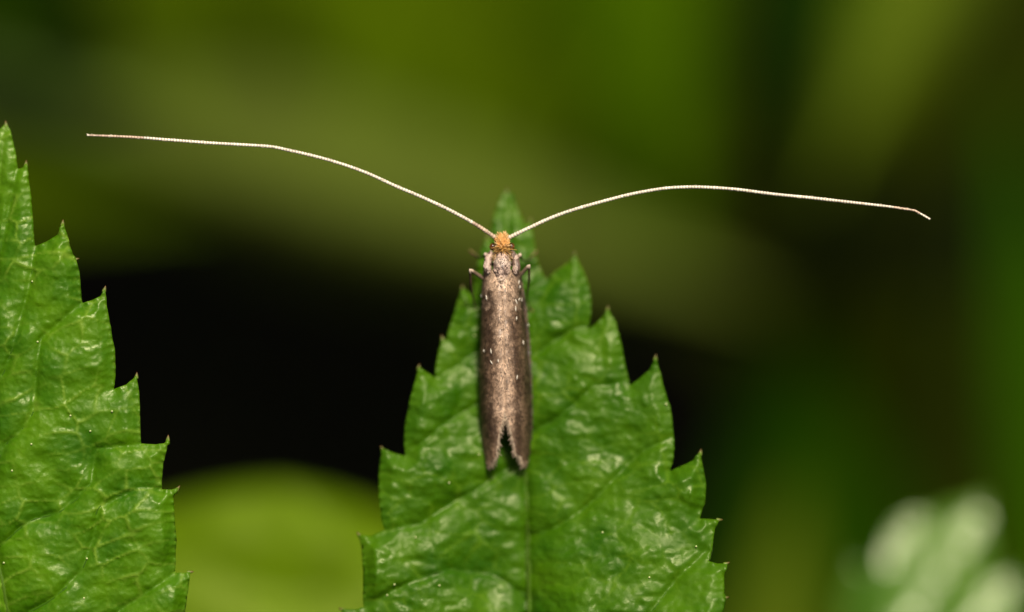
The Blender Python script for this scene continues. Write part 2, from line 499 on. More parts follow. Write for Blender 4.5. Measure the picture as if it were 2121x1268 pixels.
# --- the leaf to its left
LL_R = [(12, 256), (20, 268), (26, 292), (33, 320), (36, 350), (46, 347), (54, 338), (60, 370), (65, 420), (70, 480), (73, 510), (95, 501), (118, 486), (130, 461), (140, 490), (151, 528),
        (158, 537), (164, 560), (168, 600), (170, 628), (190, 622), (207, 614), (217, 598), (221, 630), (228, 670), (238, 720), (240, 770), (236, 806), (262, 796), (283, 777), (288, 810),
        (290, 860), (292, 918), (320, 920), (340, 918), (348, 907), (346, 930), (338, 960), (334, 1014), (355, 1015), (369, 1011), (360, 1030), (362, 1070), (366, 1120), (362, 1186), (380, 1187), (395, 1185),
        (391, 1210), (384, 1270), (375, 1310), (400, 1330), (385, 1400), (360, 1480), (370, 1500), (340, 1520), (280, 1640), (190, 1740), (100, 1790), (52, 1800)]
LL_L = [(20, 1800), (-60, 1760), (-150, 1680), (-220, 1560), (-260, 1420), (-290, 1400), (-262, 1380), (-268, 1250), (-300, 1210), (-262, 1190), (-250, 1060), (-280, 1020), (-240, 1000), (-215, 860),
        (-245, 820), (-205, 800), (-170, 660), (-195, 620), (-155, 605), (-110, 480), (-130, 450), (-88, 440), (-50, 360), (-30, 310), (-5, 270)]
LL_TIPS = [(12, 256, -.1, -1), (54, 338, .1, -1), (130, 461, .1, -1), (158, 537, 1, -.3), (217, 598, .3, -1), (283, 777, .1, -1), (348, 907, .1, -1), (369, 1011, .6, -.8), (395, 1185, 1, -.2)]
LL_MID = [(10, 262), (-5, 400), (-22, 600), (-30, 800), (-28, 1000), (-12, 1130), (4, 1200), (16, 1270), (26, 1400), (36, 1795)]
LL_VEINS = [[(-24, 1010), (10, 925), (50, 885), (70, 850), (75, 775), (85, 700), (168, 630)],
            [(-10, 1140), (60, 1080), (125, 1060), (190, 1000), (200, 930), (292, 920)],
            [(18, 1290), (110, 1240), (170, 1180), (195, 1110), (205, 1050), (290, 1010), (334, 1012)],
            [(-28, 860), (20, 740), (60, 600), (73, 512)],
            [(-20, 600), (10, 480), (36, 352)],
            [(24, 1400), (150, 1330), (270, 1250), (362, 1188)]]
def depth_left(x, y):
    s = (x - 5) / 380
    d = 0.06 - 0.1 * np.clip(s, -1, 1.2) * 0.4 + 0.05 * np.clip(s - 0.6, 0, 1)
    return d + np.interp(y, [250, 500, 900, 1268, 1800], [0.02, -0.02, -0.03, 0.0, 0.4]) + np.where(s < 0, -0.1 * s, 0)
name_cut_left = True
toothed_leaf("serrated_leaf", "sunlit serrated leaf with wrinkled blade beside the dark gap, carrying no insect", LL_R + LL_L, LL_TIPS, LL_MID, LL_VEINS,
             depth_left, M_LEAF2, 4.3, (30, 2050, 1.5), 57, rot=-0.25, ridge=1.0,
             specks=[(78, 708), (67, 583), (8, 1166), (180, 1157), (174, 1239), (65, 920), (146, 861), (187, 893), (232, 852), (25, 975)])
name_cut_left = False

# ------------------------------------------------------------------ the moth
LIFT = depth_center(np.array([1045.]), np.array([900.]))[0]
mbase = P(1045, 760, 0.2)
moth = empty("moth", mbase, "slender brown longhorn moth with orange head tuft and very long pale antennae", "moth")

# continuous body: head, thorax, abdomen in one skin
BODY = [  # row, centre column, half width px, centre depth, half height cm
    (489, 1040, 3, 0.05, 0.006), (491, 1040, 9, 0.05, 0.022), (497, 1040, 13, 0.052, 0.038), (506, 1040, 14, 0.056, 0.046), (515, 1040, 14, 0.06, 0.046),
    (521, 1040, 13, 0.064, 0.04), (526, 1040, 15, 0.062, 0.046), (532, 1040, 17, 0.06, 0.056), (540, 1040, 17.5, 0.056, 0.064), (550, 1040, 17.5, 0.056, 0.066),
    (562, 1039, 17, 0.058, 0.063), (572, 1038.5, 14.5, 0.064, 0.06), (579, 1038, 10, 0.07, 0.066), (587, 1038, 8, 0.08, 0.068), (596, 1038.3, 4.5, 0.085, 0.072), (604, 1039, 14, 0.11, 0.05),
    (650, 1041, 26, 0.12, 0.055), (720, 1043, 27, 0.13, 0.055), (800, 1045, 24, 0.14, 0.05), (850, 1046, 18, 0.15, 0.04), (880, 1047, 11, 0.155, 0.028), (896, 1047, 3, 0.16, 0.008)]
def body_surface(row, th):
    b = np.array(BODY)
    xc = np.interp(row, b[:, 0], b[:, 1]); hw = np.interp(row, b[:, 0], b[:, 2]); dc = np.interp(row, b[:, 0], b[:, 3]); hh = np.interp(row, b[:, 0], b[:, 4])
    return P(xc + hw * np.cos(th), row, dc - hh * np.sin(th))
def build_body():
    rows = np.unique(np.r_[np.linspace(489, 600, 60), np.linspace(600, 896, 50)])
    n = 28
    th = np.arange(n) * 2 * math.pi / n
    R_, T_ = np.meshgrid(rows, th, indexing='ij')
    V = body_surface(R_, T_).reshape(-1, 3)
    C = np.where((R_ < 513).reshape(-1, 1), np.array((0.50, 0.24, 0.06)), np.where((R_ < 572).reshape(-1, 1), np.array((0.045, 0.026, 0.014)), np.array((0.16, 0.10, 0.07))))  # shade of the gaps beside the shield painted into the near-black thorax skin
    F = [[i * n + j, i * n + (j + 1) % n, (i + 1) * n + (j + 1) % n, (i + 1) * n + j] for i in range(len(rows) - 1) for j in range(n)]
    F.append(list(range(n))[::-1]); F.append([(len(rows) - 1) * n + j for j in range(n)])
    mesh_obj("body", V, F, M_WING, moth, C)
build_body()

def scale_shape(c, dirv, nor, ln, wd, lift, col, tipcol=None):
    """one overlapping scale: a rounded flake, its free end lifted a little"""
    side = np.cross(nor, dirv); side /= np.linalg.norm(side) + 1e-12
    a = c - dirv * ln * 0.5; b = c + dirv * ln * 0.22 + nor * lift * 0.6; e = c + dirv * ln * 0.5 + nor * lift
    V = np.array([a - side * wd * 0.3, a + side * wd * 0.3, b + side * wd * 0.5, e + side * wd * 0.26, e - side * wd * 0.26, b - side * wd * 0.5])
    t = col if tipcol is None else tipcol
    return V, [[0, 1, 2, 5], [5, 2, 3, 4]], np.array([col, col, col, t, t, col])

# --- wings
WL = dict(y=[540, 558, 575, 590, 600, 640, 700, 780, 855, 862, 872, 884, 895, 910, 925, 945, 956, 965],
          i=[1009, 1017, 1028.5, 1035, 1037.5, 1039, 1041, 1043.5, 1045, 1043.5, 1040, 1036.5, 1033, 1031, 1029, 1027.5, 1019, 1012],
          o=[1005, 1002, 1000.5, 999.5, 999, 997, 995, 993.5, 995.5, 996, 997, 998, 998.5, 999.5, 1001, 1005, 1008, 1011])
WR = dict(y=[540, 558, 575, 590, 600, 640, 700, 780, 855, 862, 872, 884, 895, 910, 920, 932, 938, 946, 956, 965],
          i=[1069, 1061, 1049, 1042, 1039.5, 1040, 1042, 1044.5, 1046, 1048.5, 1053, 1056.5, 1060, 1063, 1066, 1067.5, 1069, 1080, 1082, 1086],
          o=[1072, 1076.5, 1080, 1082, 1084, 1090.5, 1096.5, 1101, 1103, 1103, 1103, 1102.5, 1102, 1101, 1100, 1098.5, 1098, 1096.5, 1093, 1089])
def wing_depth(x, y, side):
    xc = np.interp(y, [540, 600, 780, 860, 965], [1039, 1038.5, 1044, 1046, 1047])
    hw = np.interp(y, [540, 560, 600, 700, 780, 860, 965], [36, 38, 42, 50, 54, 54, 50])
    u = np.clip(np.abs(x - xc) / hw, 0, 1.0)
    top = np.interp(y, [540, 570, 600, 700, 860, 965], [0.045, 0.016, 0.006, 0.008, 0.035, 0.085])
    drop = np.interp(y, [540, 600, 700, 965], [0.05, 0.12, 0.15, 0.13])
    ridge = 0.006 * np.exp(-(u * hw / 5) ** 2)
    return top + drop * (1 - np.sqrt(np.clip(1 - u ** 2 * 0.985, 0, 1))) * 1.0 + ridge + 0.002 * wob(x, y, 0.12, 77)
def wing_point(y, s, W, side):
    xi = np.interp(y, W['y'], W['i']); xo = np.interp(y, W['y'], W['o'])
    x = xi + (xo - xi) * s
    return x, P(x, y, wing_depth(x, y, side))
def wing_tint(x, y, n):
    """pale inner half with the ridge highlight painted in, brown outer half, fine dark mottling"""
    xc = np.interp(y, [540, 600, 780, 860, 965], [1039, 1038.5, 1044, 1046, 1047])
    u = np.abs(x - xc) / 50
    pale = np.array((0.42, 0.285, 0.19)); mid = np.array((0.19, 0.115, 0.068)); dark = np.array((0.05, 0.028, 0.015))
    f = np.clip(1.15 - u * 2.1, 0, 1)
    f = np.where((y > 555) & (y < 640), np.clip(1.6 - u * 1.3, 0, 1), f)
    f = np.maximum(f, np.clip(1 - np.abs(y - 848) / 45, 0, 1) * np.clip(1.25 - u * 1.6, 0, 1))  # glow near the notch painted into the tint
    c = mid + (pale - mid) * f[:, None]
    mot = 0.9 * wob(x, y * 0.45, 0.22, 91) + 0.8 * wob(x, y * 0.6, 0.55, 92) + 0.6 * np.exp(-((u - 0.45) / 0.2) ** 2) * (0.5 + wob(x, y * 0.6, 0.10, 93))
    k = np.clip((mot + 0.45 * n + 0.02) * 1.4, 0, 0.9) * np.where((y > 555) & (y < 600), 0.35, 1) * np.clip(0.55 + u, 0, 1)
    c = c + (dark - c) * k[:, None]
    c = c * np.clip(1.35 - 0.85 * np.clip(u, 0, 1), 0.45, 1.2)[:, None]  # lit ridge and dim sides put into the tint, over the brown outer half
    c = c * (1 + 0.35 * np.clip(1 - np.abs(y - 588) / 34, 0, 1) * np.clip(1.3 - u, 0, 1))[:, None]
    return c * np.clip(1 + 0.42 * n, 0.3, 1.8)[:, None]
def build_wing(W, side):
    ny, ns = 110, 16
    ys = np.linspace(W['y'][0], W['y'][-1], ny); ss = np.linspace(0, 1, ns)
    Y, S = np.meshgrid(ys, ss, indexing='ij')
    x, V = wing_point(Y, S, W, side)
    V = V.reshape(-1, 3)
    C = wing_tint(x.ravel(), Y.ravel(), np.zeros(x.size)) * 0.8
    F = [[i * ns + j, i * ns + j + 1, (i + 1) * ns + j + 1, (i + 1) * ns + j] for i in range(ny - 1) for j in range(ns - 1)]
    if side > 0: F = [f[::-1] for f in F]
    wing = mesh_obj("forewing", V, F, M_WING, moth, C, solid=0.004)
    # cover of scales
    hp = Heap()
    rows = np.arange(W['y'][0] + 1, W['y'][-1] - 1, 2.3)
    for r in rows:
        xi = np.interp(r, W['y'], W['i']); xo = np.interp(r, W['y'], W['o'])
        m = max(1, int(abs(xo - xi) / 1.9))
        s = (np.arange(m) + rng.uniform(0.1, 0.9, m)) / m
        yy = r + rng.uniform(-1.2, 1.2, m)
        x, p = wing_point(yy, s, W, side)
        _, py_ = wing_point(yy + 2, s, W, side)
        xs, pxs = wing_point(yy, s + 0.05, W, side)
        n = rng.normal(0, 1, m).clip(-1.6, 1.6)
        C = wing_tint(x, yy, n)
        for k in range(m):
            dv = py_[k] - p[k]; dv /= np.linalg.norm(dv)
            sv = pxs[k] - p[k]
            no = np.cross(dv, sv); no /= np.linalg.norm(no) + 1e-12
            if np.dot(no, BK) < 0: no = -no
            sv /= np.linalg.norm(sv) + 1e-12
            dv = dv + sv * rng.normal(0, 0.10); dv /= np.linalg.norm(dv)
            no = no + sv * rng.normal(0, 0.10) ; no /= np.linalg.norm(no)
            ln = rng.uniform(0.011, 0.017); wd = rng.uniform(0.005, 0.0075)
            hp.add(*scale_shape(p[k] + no * 0.0012, dv, no, ln, wd, rng.uniform(0.0005, 0.0022), C[k], C[k] * rng.uniform(0.9, 1.15)))
    hp.build("scale_cover", M_SCALE, wing, "stuff", smooth=False)
    # hair-like fringe along the notch and the tip
    hp = Heap()
    for r in np.arange(846, W['y'][-1], 0.75):
        x, p = wing_point(np.array([r]), np.array([0.03]), W, side)
        inward = 1 if side < 0 else -1
        ln = rng.uniform(5, 15) * (0.6 if r < 856 else 1) * PX
        a = rng.normal(0.95, 0.22)
        dv = math.cos(a) * RI * inward - math.sin(a) * UP + rng.normal(0, 0.15) * BK - 0.08 * BK
        dv /= np.linalg.norm(dv)
        t = np.linspace(0, 1, 4)[:, None]
        path = p[0] + dv * ln * t - UP * ln * 0.15 * t ** 2
        c = np.array((0.52, 0.39, 0.27)) * rng.uniform(0.55, 1.15)
        hp.add(*tube(path, [0.0016, 0.0018, 0.0013, 0.0004], 4, c))
    for k in range(60):
        s_ = rng.uniform(0, 1); r = W['y'][-1] - rng.uniform(0, 14)
        x, p = wing_point(np.array([r]), np.array([s_]), W, side)
        dv = -UP + RI * rng.normal(0, 0.2) - BK * 0.1; dv /= np.linalg.norm(dv)
        t = np.linspace(0, 1, 4)[:, None]
        path = p[0] + dv * rng.uniform(4, 9) * PX * t
        hp.add(*tube(path, [0.0018, 0.0019, 0.0014, 0.0004], 4, np.array((0.30, 0.21, 0.14)) * rng.uniform(0.6, 1.15)))
    hp.build("fringe", M_HAIR, wing, "stuff")
    return wing
wl = build_wing(WL, -1)
wr = build_wing(WR, 1)
# single whitish scales standing off the wings
for wing, W, side, sx, sy, ang, ln in [(wl, WL, -1, 1007.5, 617, 0.1, 9), (wl, WL, -1, 997, 613, 0, 5), (wl, WL, -1, 1018, 751, 0.55, 8), (wl, WL, -1, 1017, 728, 0.15, 9),
        (wl, WL, -1, 1002, 727, 0, 5), (wl, WL, -1, 1032, 748, 0.1, 6), (wr, WR, 1, 1075, 585, -0.2, 8), (wr, WR, 1, 1077, 595, -0.2, 6), (wr, WR, 1, 1069.5, 625, 0.35, 10), (wr, WR, 1, 1080.5, 622, -0.1, 7),
        (wr, WR, 1, 1075, 621, -0.5, 7), (wr, WR, 1, 1068, 640, 0.0, 10), (wr, WR, 1, 1084, 710, 0.1, 8), (wr, WR, 1, 1071, 782, -0.15, 8), (wr, WR, 1, 1070, 660, -.1, 7), (wr, WR, 1, 1094, 674, 0, 5)]:
    d = wing_depth(np.array([sx]), np.array([sy]), side)[0]
    dv = -UP * math.cos(ang) + RI * math.sin(ang)
    t = np.linspace(-0.5, 0.5, 5)
    c = P(sx, sy, d - 0.006)
    path = c + np.outer(t * ln * 1.25 * PX, dv) + np.outer((0.25 - t ** 2) * 0.008, BK)
    V, F, C = tube(path, np.array([0.0007, 0.0018, 0.0021, 0.0017, 0.0006]), 6, (0.82, 0.74, 0.60))
    mesh_obj("pale_scale", V, F, M_SCALE, wing, C)

# --- tegulae: the little lids over the wing roots
def build_tegula(side):
    rows = np.linspace(524, 561, 22)
    cx = np.interp(rows, [524, 535, 548, 561], [22, 28.5, 31, 28]) * side + 1040 - (1 if side > 0 else 0)
    hw = np.interp(rows, [524, 530, 542, 553, 561], [1.5, 5, 6.6, 6.2, 2])
    dc = np.interp(rows, [524, 540, 561], [0.052, 0.034, 0.034])
    th = np.linspace(0, 2 * math.pi, 16, endpoint=False)
    R_, T_ = np.meshgrid(rows, th, indexing='ij')
    V = P(cx[:, None] + hw[:, None] * np.cos(T_), R_, dc[:, None] - hw[:, None] * 0.0026 * np.sin(T_))
    n = 16
    F = [[i * n + j, i * n + (j + 1) % n, (i + 1) * n + (j + 1) % n, (i + 1) * n + j] for i in range(21) for j in range(n)]
    F.append(list(range(n))[::-1]); F.append([21 * n + j for j in range(n)])
    o = mesh_obj("tegula", V.reshape(-1, 3), F, M_WING, moth, (0.24, 0.16, 0.12))
    hp = Heap()
    for k in range(420):
        i = rng.uniform(0, 1); r = 524 + 38 * i; t = rng.uniform(0.15, math.pi - 0.15)
        c_ = np.interp(r, rows, cx); h_ = np.interp(r, rows, hw); d_ = np.interp(r, rows, dc)
        p = P(c_ + h_ * math.cos(t), r, d_ - h_ * 0.0026 * math.sin(t))
        no = math.cos(t) * RI + math.sin(t) * BK
        dv = -UP + RI * (0.12 * side + rng.normal(0, 0.15)); dv -= no * np.dot(dv, no); dv /= np.linalg.norm(dv)
        inner = -math.cos(t) * side
        base = np.array((0.60, 0.43, 0.33)) if (wob(np.array([c_ + 9 * math.cos(t)]), np.array([r]), 0.35, 31)[0] > -0.15) else np.array((0.17, 0.11, 0.08))
        c = base * rng.uniform(0.7, 1.2)
        hp.add(*scale_shape(p + no * 0.001, dv, no, rng.uniform(0.014, 0.024), rng.uniform(0.004, 0.006), rng.uniform(0.001, 0.004), c))
    hp.build("scale_cover", M_SCALE, o, "stuff", smooth=False)
build_tegula(-1); build_tegula(1)

# --- scales of the thorax shield
def build_shield():
    hp = Heap()
    for k in range(1500):
        r = rng.uniform(525, 597); t = rng.uniform(0.35, math.pi - 0.35)
        p = body_surface(np.array(r), np.array(t)); p2 = body_surface(np.array(r + 1.5), np.array(t))
        no = math.cos(t) * RI + math.sin(t) * BK
        dv = p2 - p; dv /= np.linalg.norm(dv); dv = dv + RI * rng.normal(0, 0.16); dv /= np.linalg.norm(dv)
        x = 1040 + 18 * math.cos(t)
        m = wob(np.array([x * 1.5]), np.array([r]), 0.33, 41)[0] + rng.normal(0, 0.35)
        c = np.array((0.66, 0.47, 0.36)) if m > -0.12 else np.array((0.20, 0.13, 0.10))
        if 536 < r < 546 and m > -0.4: c = np.array((0.70, 0.53, 0.41))
        if r > 572: c = np.array((0.58, 0.42, 0.30)) if m > -0.5 else np.array((0.32, 0.2, 0.12))
        hp.add(*scale_shape(p + no * 0.0012, dv, no, rng.uniform(0.012, 0.022), rng.uniform(0.0036, 0.0055), rng.uniform(0.0008, 0.0035), c * rng.uniform(0.55, 1.25)))
    hp.build("thorax_scales", M_SCALE, moth, "stuff", smooth=False)
build_shield()

# --- head: orange hair tuft, collar, eyes
def hairs(name, n, fn):
    hp = Heap()
    for k in range(n):
        p, dv, ln, c, r, bend = fn()
        t = np.linspace(0, 1, 5)[:, None]
        dv = dv / np.linalg.norm(dv)
        path = p + dv * ln * t + bend * ln * t ** 2
        hp.add(*tube(path, np.array([1.0, 1.0, 0.9, 0.7, 0.25]) * r, 4, np.asarray(c)))
    hp.build(name, M_HAIR, moth, "stuff")
def crown_hair():
    r = rng.uniform(490, 513); t = rng.uniform(0.75, math.pi - 0.75)
    p = body_surface(np.array(r), np.array(t))
    no = math.cos(t) * RI + math.sin(t) * BK
    f = (513 - r) / 22
    dv = no * rng.uniform(0.3, 0.8) + UP * (1.1 * f + 0.25 + rng.normal(0, 0.22)) + RI * (math.cos(t) * 0.3 + rng.normal(0, 0.25))
    c = np.array((0.88, 0.50, 0.17)) * rng.uniform(0.6, 1.1)
    if rng.random() < 0.12: c = np.array((0.85, 0.62, 0.30))
    return p - no * 0.004, dv, rng.uniform(0.009, 0.025), c, rng.uniform(0.0013, 0.0021), RI * rng.normal(0, 0.15) + UP * rng.normal(0, 0.1)
def nape_hair():
    r = rng.uniform(511, 522); t = rng.uniform(0.5, math.pi - 0.5)
    p = body_surface(np.array(r), np.array(t))
    no = math.cos(t) * RI + math.sin(t) * BK
    dv = no * rng.uniform(0.5, 1.0) + RI * rng.normal(0, 0.75) + UP * rng.normal(-0.12, 0.35)
    c = np.array((0.62, 0.34, 0.09)) * rng.uniform(0.3, 1.3)
    return p - no * 0.003, dv, rng.uniform(0.014, 0.028), c, rng.uniform(0.0012, 0.0019), RI * rng.normal(0, 0.3)
def collar_hair():
    r = rng.uniform(519, 530); t = rng.uniform(0.0, math.pi)
    p = body_surface(np.array(r), np.array(t))
    no = math.cos(t) * RI + math.sin(t) * BK
    dv = no * rng.uniform(0.3, 0.7) - UP * rng.uniform(0.4, 1.0) + RI * (math.cos(t) * 0.5 + rng.normal(0, 0.2))
    c = np.array((0.56, 0.36, 0.17)) * rng.uniform(0.3, 1.3)
    return p - no * 0.003, dv, rng.uniform(0.022, 0.042), c, rng.uniform(0.0013, 0.002), RI * rng.normal(0, 0.15) - BK * 0.2
hairs("head_tuft", 420, crown_hair)
hairs("nape_hair", 130, nape_hair)
hairs("collar_hair", 170, collar_hair)
for side in (-1, 1):
    cx = 1040 + side * 19.3; cy = 511.5
    V, F, _ = sphere(P(cx, cy, 0.055), 0.0142, (0, 0, 0), 20, 14, (0.88, 1.12, 1.0))
    rel = (V - P(cx, cy, 0.055)) @ RI / 0.0135 * side
    f = np.clip((rel - 0.1) / 0.7, 0, 1)[:, None]
    C = np.array((0.05, 0.016, 0.006)) * (1 - f) + np.array((0.20, 0.06, 0.012)) * f
    mesh_obj("eye", V, F, M_EYE, moth, C)

# --- antennae
def build_antenna(pts, base, seed):
    p = spline(pts, 700)
    L = np.r_[0, np.cumsum(np.hypot(*np.diff(p, axis=0).T))]
    tot = L[-1]; r_ = np.random.default_rng(seed)
    pitch = 6.2; nseg = int(tot / pitch)
    S, Rr, C = [], [], []
    cream = np.array((0.86, 0.77, 0.60)); brown = np.array((0.36, 0.22, 0.13)); pink = np.array((0.62, 0.45, 0.32))
    bare = wob(np.arange(nseg) * 1.0, np.zeros(nseg), 0.16, seed)
    for k in range(nseg):
        f = k / nseg
        rad = np.interp(f, [0, 0.04, 0.3, 0.8, 1], [4.2, 3.8, 3.4, 3.2, 2.0]) * PX
        j = r_.uniform(-0.06, 0.06)
        c = cream * r_.uniform(0.85, 1.08)
        if bare[k] > base: c = pink * r_.uniform(0.8, 1.2)
        for q, rr, cc in ((0.02, 0.84, brown), (0.16, 0.92, c * 0.9), (0.5, 1.0 + j, c), (0.84, 1.1 + j, c * 1.03), (0.96, 0.98, 0.5 * (brown + c))):
            S.append((k + q) * pitch); Rr.append(rad * rr); C.append(np.minimum(cc, 0.86))
    S = np.array(S)
    path2 = np.column_stack([np.interp(S, L, p[:, k]) for k in range(p.shape[1])])
    ant = mesh_obj("antenna", *tube(P(path2[:, 0], path2[:, 1], path2[:, 2]), Rr, 9)[:2], M_ANT, moth, np.repeat(np.array(C), 9, 0))
    # scape: swollen first joint
    s = np.linspace(0, 1, 10)
    q = np.array([np.interp(s * 15 - 5, L, p[:, k]) for k in range(3)])
    sd = np.sign(p[30, 0] - p[0, 0])
    q[0] = p[0, 0] + sd * np.interp(s, [0, 0.62, 1], [-8, 0, 6]); q[1] = p[0, 1] + np.interp(s, [0, 0.62, 1], [11, 0.5, -3.2])
    cc = np.where(s[:, None] < 0.62, np.array((0.72, 0.36, 0.11)), np.array((0.66, 0.47, 0.27)))
    cc[6] = (0.10, 0.045, 0.02)
    mesh_obj("antenna_base", *tube(P(q[0], q[1], np.full(10, p[0, 2])), np.interp(s, [0, 0.3, 0.55, 0.66, 0.8, 1], [6.0, 6.6, 5.6, 4.4, 4.8, 3.9]) * PX, 10)[:2], M_ANT, moth, np.repeat(cc, 10, 0))
    # a few loose scales
    hp = Heap()
    for k in range(150):
        i = r_.integers(5, 695); a = r_.uniform(0, 6.28)
        c0 = P(p[i, 0], p[i, 1], p[i, 2])
        tan = P(p[i + 3, 0], p[i + 3, 1], p[i + 3, 2]) - c0; tan /= np.linalg.norm(tan)
        e1 = np.cross(tan, BK); e1 /= np.linalg.norm(e1); no = e1 * math.cos(a) + np.cross(e1, tan) * math.sin(a)
        rad = np.interp(i / 700, [0, 0.04, 0.3, 0.8, 1], [4.2, 3.8, 3.4, 3.2, 2.0]) * PX
        hp.add(*scale_shape(c0 + no * (rad + 0.0006), tan, no, 0.008, 0.0035, 0.0018, np.array((0.78, 0.68, 0.5)) * r_.uniform(0.8, 1.1)))
    hp.build("antenna_scales", M_ANT, ant, "stuff", smooth=False)
A_L = [(1026, 492, 0.035), (985, 465, 0.02), (930, 435, 0.01), (870, 407, 0.005), (820, 386, 0.0), (770, 363, 0), (720, 344, 0), (660, 326, -.005), (600, 312, -.01), (560, 304, -.01), (500, 300, -.01), (430, 296, -.01), (350, 290, -.005), (300, 286, 0), (250, 283, 0.01), (174, 280, 0.02)]
A_R = [(1053, 493, 0.035), (1090, 475, 0.02), (1140, 452, 0.01), (1190, 434, 0), (1250, 417, 0), (1300, 404, 0), (1340, 396, 0), (1380, 390, 0), (1430, 387.5, 0), (1480, 389, 0), (1530, 393, 0), (1600, 402, 0), (1680, 410, 0), (1760, 419, 0), (1840, 428, 0), (1890, 435.5, 0), (1898, 438, 0), (1931, 457, 0)]
build_antenna(A_L, 0.34, 5)
build_antenna(A_R, 0.62, 6)

# --- six legs standing on the leaf
def dl(x, y): return depth_center(np.array([float(x)]), np.array([float(y)]))[0] - 0.03
LEGS = [
    [(1020, 548, 0.09), (1008, 536, 0.07), (1005.5, 526, 0.055), (1000, 534, 0.13), (990, 532, 0.2), (972, 518, dl(985, 530))],
    [(1058, 548, 0.09), (1071, 538, 0.07), (1077.5, 527, 0.055), (1081, 538, 0.13), (1092, 541, 0.2), (1112, 520, dl(1100, 530))],
    [(1024, 590, 0.1), (1000, 576, 0.07), (974, 558.5, 0.03), (975, 590, 0.08), (983, 632, 0.17), (985, 648, 0.2), (976, 668, 0.215), (960, 686, dl(960, 686)), (938, 695, dl(940, 695))],
    [(1056, 590, 0.1), (1077, 571, 0.07), (1096, 549.5, 0.03), (1096, 580, 0.08), (1091, 620, 0.16), (1098, 640, 0.2), (1112, 653, dl(1112, 653)), (1130, 662, dl(1130, 662))],
    [(1026, 640, 0.13), (1012, 700, 0.15), (1000, 760, 0.15), (1003, 800, 0.18), (1004, 850, dl(1004, 850)), (1006, 880, dl(1006, 880))],
    [(1060, 640, 0.13), (1082, 700, 0.15), (1098, 750, 0.15), (1100, 780, 0.18), (1108, 802, dl(1108, 802)), (1118, 806, dl(1118, 806))]]
for pts in LEGS:
    pa = np.array(pts, float); sl = np.r_[0, np.cumsum(np.linalg.norm(np.diff(pa[:, :2], axis=0), axis=1))]
    p = np.column_stack([np.interp(np.linspace(0, sl[-1], 60), sl, pa[:, k]) for k in range(3)])
    knee = int(np.argmin(np.hypot(p[:, 0] - pts[2][0], p[:, 1] - pts[2][1])))
    i = np.arange(60)
    rad = np.interp(i, [0, knee * 0.6, knee, knee + 3, 40, 59], [4.6, 4.2, 3.3, 2.4, 1.8, 1.2]) * PX
    C = np.tile(np.array((0.085, 0.05, 0.03)), (60, 1))
    C[max(0, knee - 1):knee + 2] = (0.55, 0.42, 0.31)
    up = i < knee - 1
    C[up] = np.array((0.19, 0.13, 0.085)) * rng.uniform(0.75, 1.2, (up.sum(), 1))
    C[i > 46] = (0.26, 0.15, 0.07)
    V, F, Cc = tube(P(p[:, 0], p[:, 1], p[:, 2]), rad, 8, C)
    mesh_obj("leg", V, F, M_LEG, moth, Cc)

